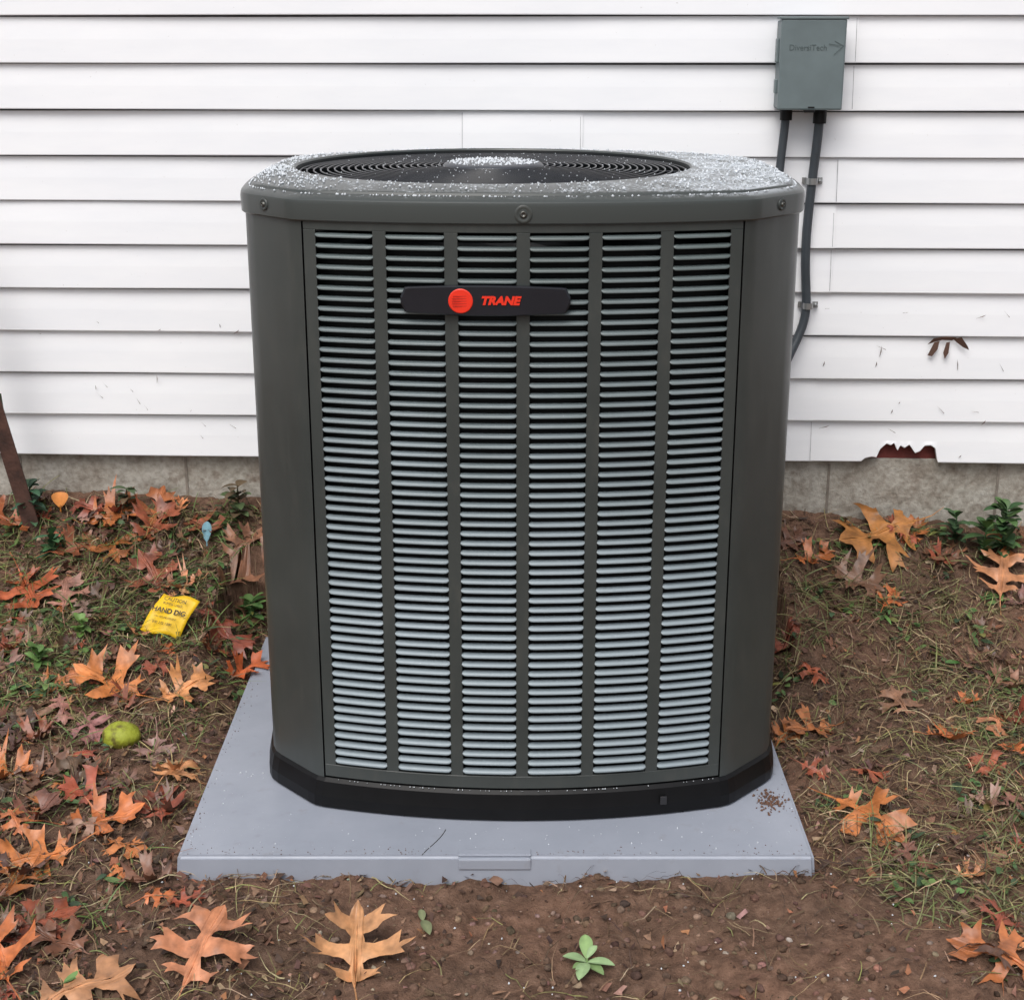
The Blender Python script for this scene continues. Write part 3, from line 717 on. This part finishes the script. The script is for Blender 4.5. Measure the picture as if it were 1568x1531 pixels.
# ------------------------------------------------------------ single plants & objects
def leafy(name,loc,specs,col,col2=None):
    V=[];F=[];C=[]
    for (h,el,L,W,z0) in specs:
        h=d(h); el=d(el); K=8; b=len(V)
        cc=np.array(col if R.rand()<.6 or col2 is None else col2)*(1+R.normal(0,.1))
        for i in range(K+1):
            t=i/K; w=W*.5*math.sin(math.pi*min(1,t*.97+.02))**.75
            px=math.cos(h)*math.cos(el)*L*t; py=math.sin(h)*math.cos(el)*L*t; pz=z0+math.sin(el)*L*t-.25*L*t*t
            sx,sy=-math.sin(h),math.cos(h)
            for s,dz,cm in ((-1,.15,1),(0,-.0,1.35),(1,.15,1)):
                V.append((px+sx*w*s,py+sy*w*s,pz+abs(s)*w*dz*2)); C.append(np.clip(cc*cm,0,1))
        for i in range(K):
            for s in (0,1): p=b+i*3+s; F.append((p,p+3,p+4,p+1))
    b=len(V)
    V+=[(-.002,0,-.01),(.002,0,-.01),(.0015,0,max(s[4] for s in specs)),(-.0015,0,max(s[4] for s in specs))]; F.append((b,b+1,b+2,b+3)); C+=[np.array(col)]*4
    o=mesh(name,V,F,grm,smooth=True,cols=np.array(C)); o.location=loc; return o
g=lambda x,y:float(gz(x,y))
leafy('weed_seedling',(.118,2.035,g(.118,2.035)),[(92,35,.052,.022,.02),(165,20,.042,.020,.015),(-12,15,.046,.020,.015),(-108,15,.050,.022,.014),(-50,15,.040,.018,.012),(40,45,.030,.014,.022),(215,20,.030,.014,.012)],(.20,.30,.12),(.28,.40,.20))
leafy('weed_seedling.001',(-.147,2.15,g(-.147,2.15)),[(100,25,.03,.013,.01),(-70,10,.040,.018,.012)],(.17,.19,.10))
def bush(name,x,y,n,sp,L,col,col2,zr=.09):
    leafy(name,(x,y,g(x,y)),[(R.uniform(0,360),R.uniform(0,60),R.uniform(.6,1.2)*L,R.uniform(.4,.6)*L,R.uniform(.0,zr)) for i in range(n)],col,col2)
bush('broadleaf_weed',1.17,3.38,46,.1,.055,(.04,.09,.035),(.08,.15,.05),.12)
bush('broadleaf_weed.001',1.06,3.40,24,.1,.045,(.04,.085,.035),(.07,.14,.05),.07)
bush('broadleaf_weed.002',-1.15,3.42,30,.1,.045,(.04,.09,.05),(.06,.12,.06))
bush('broadleaf_weed.003',-1.08,3.33,22,.1,.04,(.04,.10,.05),(.06,.15,.06),.05)
bush('broadleaf_weed.004',-.62,3.32,22,.1,.045,(.06,.13,.04),(.11,.20,.06),.05)
bush('broadleaf_weed.005',-.95,3.08,18,.1,.035,(.10,.18,.04),(.15,.25,.08),.04)
bush('broadleaf_weed.006',-.66,3.45,26,.1,.045,(.10,.07,.04),(.08,.12,.05),.09)
bush('broadleaf_weed.007',-.93,3.46,22,.1,.04,(.12,.08,.045),(.07,.10,.05),.07)
bush('broadleaf_weed.008',-1.02,2.98,18,.1,.04,(.10,.19,.05),(.15,.26,.08),.04)
bush('broadleaf_weed.009',.80,3.42,12,.1,.035,(.12,.085,.05),(.09,.12,.05),.05)
bush('broadleaf_weed.010',1.12,3.36,26,.1,.05,(.05,.10,.035),(.09,.16,.05),.09)
leafy('blue_green_leaf',(-.725,3.37,g(-.725,3.37)+.02),[(80,80,.065,.024,.0),(100,75,.03,.014,.0)],(.16,.31,.37))
leafy('orange_leaf',(-1.09,3.45,g(-1.09,3.45)+.0),[(100,70,.05,.04,.01)],(.62,.21,.03))
bm=bmesh.new(); bmesh.ops.create_uvsphere(bm,u_segments=32,v_segments=20,radius=.033)
for v in bm.verts:
    c=v.co; v.co=Vector((c.x*1.18,c.y,c.z*.82))*(1+.04*math.sin(c.x*160)*math.sin(c.y*130)*math.sin(c.z*150+1))
    if c.z>.026: v.co.z-=.004*(c.z-.026)/.006
me=bpy.data.meshes.new('walnut_husk'); bm.to_mesh(me); bm.free()
hm,nt,b_=newmat('husk_green'); f=noise(nt,38,4,.6)
nt.links.new(ramp(nt,f,[(.36,(.12,.10,.015)),(.5,(.30,.33,.025)),(.75,(.40,.45,.05))]),b_.inputs['Base Color']); b_.inputs['Roughness'].default_value=.6; bump(nt,b_,noise(nt,160,4),.6,.003)
me.materials.append(hm); me.polygons.foreach_set('use_smooth',[True]*len(me.polygons))
o=link(bpy.data.objects.new('walnut_husk',me)); o.location=(-.785,2.735,g(-.785,2.735)+.014)
# yellow tag
tl=Vector((-.765,3.12,g(-.765,3.12)+.045)); tag=empty('warning_tag',tl,(d(46),d(6),d(-16)))
V=[];F=[]
w,h=.092,.096
for i in range(13):
    for j in range(12):
        u=i/12-.5; v=j/11-.5; V.append((u*w+.018*v,v*h+.010*math.sin(u*7)*.3,.005*math.sin(u*7+1)+.004*math.cos(v*6)+.015*u*v))
for i in range(12):
    for j in range(11): p=i*12+j; F.append((p,p+12,p+13,p+1))
o=mesh('plastic_plate',V,F,yelm,tag,False,smooth=True); o.modifiers.new('s','SOLIDIFY').thickness=.0008
def tg(n,s,sz,y,off=.0):
    text(n,s,sz,blk,Matrix.Translation((y*.19,y,.0105)),tag,False,off=off,ext=.0002)
tg('text_top','CAUTION',.012,.032); tg('text_sub','BURIED CABLE',.0072,.021); tg('text_main','HAND DIG',.0165,.004,.0003); tg('text_low','CALL BEFORE DIGGING',.0052,-.012); tg('text_foot','800 272 1000',.0085,-.026)
tube('tag_stem',[(0,-.038,-.001),(.0,-.055,-.003),(.002,-.085,-.01)],.0015,yelm,tag,False)
# rusty post
ps=empty('rusty_metal_post',(-1.14,3.40,.30))
a_=Vector((-1.137,3.395,.24)); b2=Vector((-1.285,3.375,1.02)); ax=(b2-a_).normalized(); s1=Vector((1,0,0)); s1=(s1-ax*s1.dot(ax)).normalized(); s2=ax.cross(s1)
sec=[(-.019,0),(.019,0),(.019,.004),(-.015,.004),(-.015,.032),(-.019,.032)]
V=[];F=[]
for P_ in (a_,b2):
    for (p1,p2) in sec: V.append(P_+s1*p1+s2*p2)
for i in range(6): F.append((i,(i+1)%6,6+(i+1)%6,6+i))
F+=[list(range(6)),list(range(11,5,-1))]
mesh('angle_iron',V,F,rust,ps); 
tube('green_stake',[(-1.185,3.43,.28),(-1.19,3.43,.42),(-1.2,3.43,.60)],.003,simple('stake_green',(.05,.09,.04),.6),ps)
P=np.stack([R.normal(.475,.012,160),R.normal(2.47,.018,160),np.full(160,.0615)],1)
grains(P,R.uniform(.0008,.0035,160),'pad_dirt_spill',None,simple('spill_soil',(.14,.075,.05),.9))
P=[]
for i in range(170):
    x=R.uniform(PX0+.01,PX1-.01); P.append((x,PY0+.005+abs(R.normal(0,.012)),.0606))
for i in range(130):
    s=R.choice([PX0+.006,PX1-.006]); P.append((s+(abs(R.normal(0,.012)) if s<0 else -abs(R.normal(0,.012))),R.uniform(2.3,3.0),.0606))
grains(np.array(P),R.uniform(.0004,.0014,len(P)),'pad_edge_crumbs',None,simple('crumb_soil',(.15,.09,.065),.9))

# ------------------------------------------------------------ camera, light
cam=bpy.data.cameras.new('camera'); cam.lens=52.8; cam.sensor_width=36; cam.sensor_fit='HORIZONTAL'; cam.clip_end=500; cam.clip_start=.05
co=bpy.data.objects.new('camera',cam); COL.objects.link(co); co.location=(0,0,1.425); co.rotation_euler=(math.radians(90-17.57),0,0); scn.camera=co
w=bpy.data.worlds.new('World'); scn.world=w; w.use_nodes=True; nt=w.node_tree
sky=nt.nodes.new('ShaderNodeTexSky'); sky.sky_type='NISHITA'; sky.sun_disc=False; sky.sun_elevation=math.radians(55); sky.sun_rotation=math.radians(200); sky.dust_density=4; sky.air_density=1.0
hs=nt.nodes.new('ShaderNodeHueSaturation'); hs.inputs['Saturation'].default_value=.45
bg=nt.nodes['Background']; bg.inputs[1].default_value=.15
nt.links.new(sky.outputs[0],hs.inputs['Color']); nt.links.new(hs.outputs[0],bg.inputs[0])
sl=bpy.data.lights.new('sun','SUN'); sl.energy=1.45; sl.angle=math.radians(40); sl.color=(1,.985,.96)
so=bpy.data.objects.new('sun',sl); COL.objects.link(so)
dirv=Vector((math.sin(math.radians(200))*math.cos(math.radians(55)),math.cos(math.radians(200))*math.cos(math.radians(55)),math.sin(math.radians(55))))
so.rotation_euler=dirv.to_track_quat('Z','Y').to_euler()
scn.view_settings.view_transform='Standard'; scn.view_settings.look='None'; scn.view_settings.exposure=0; scn.view_settings.gamma=1
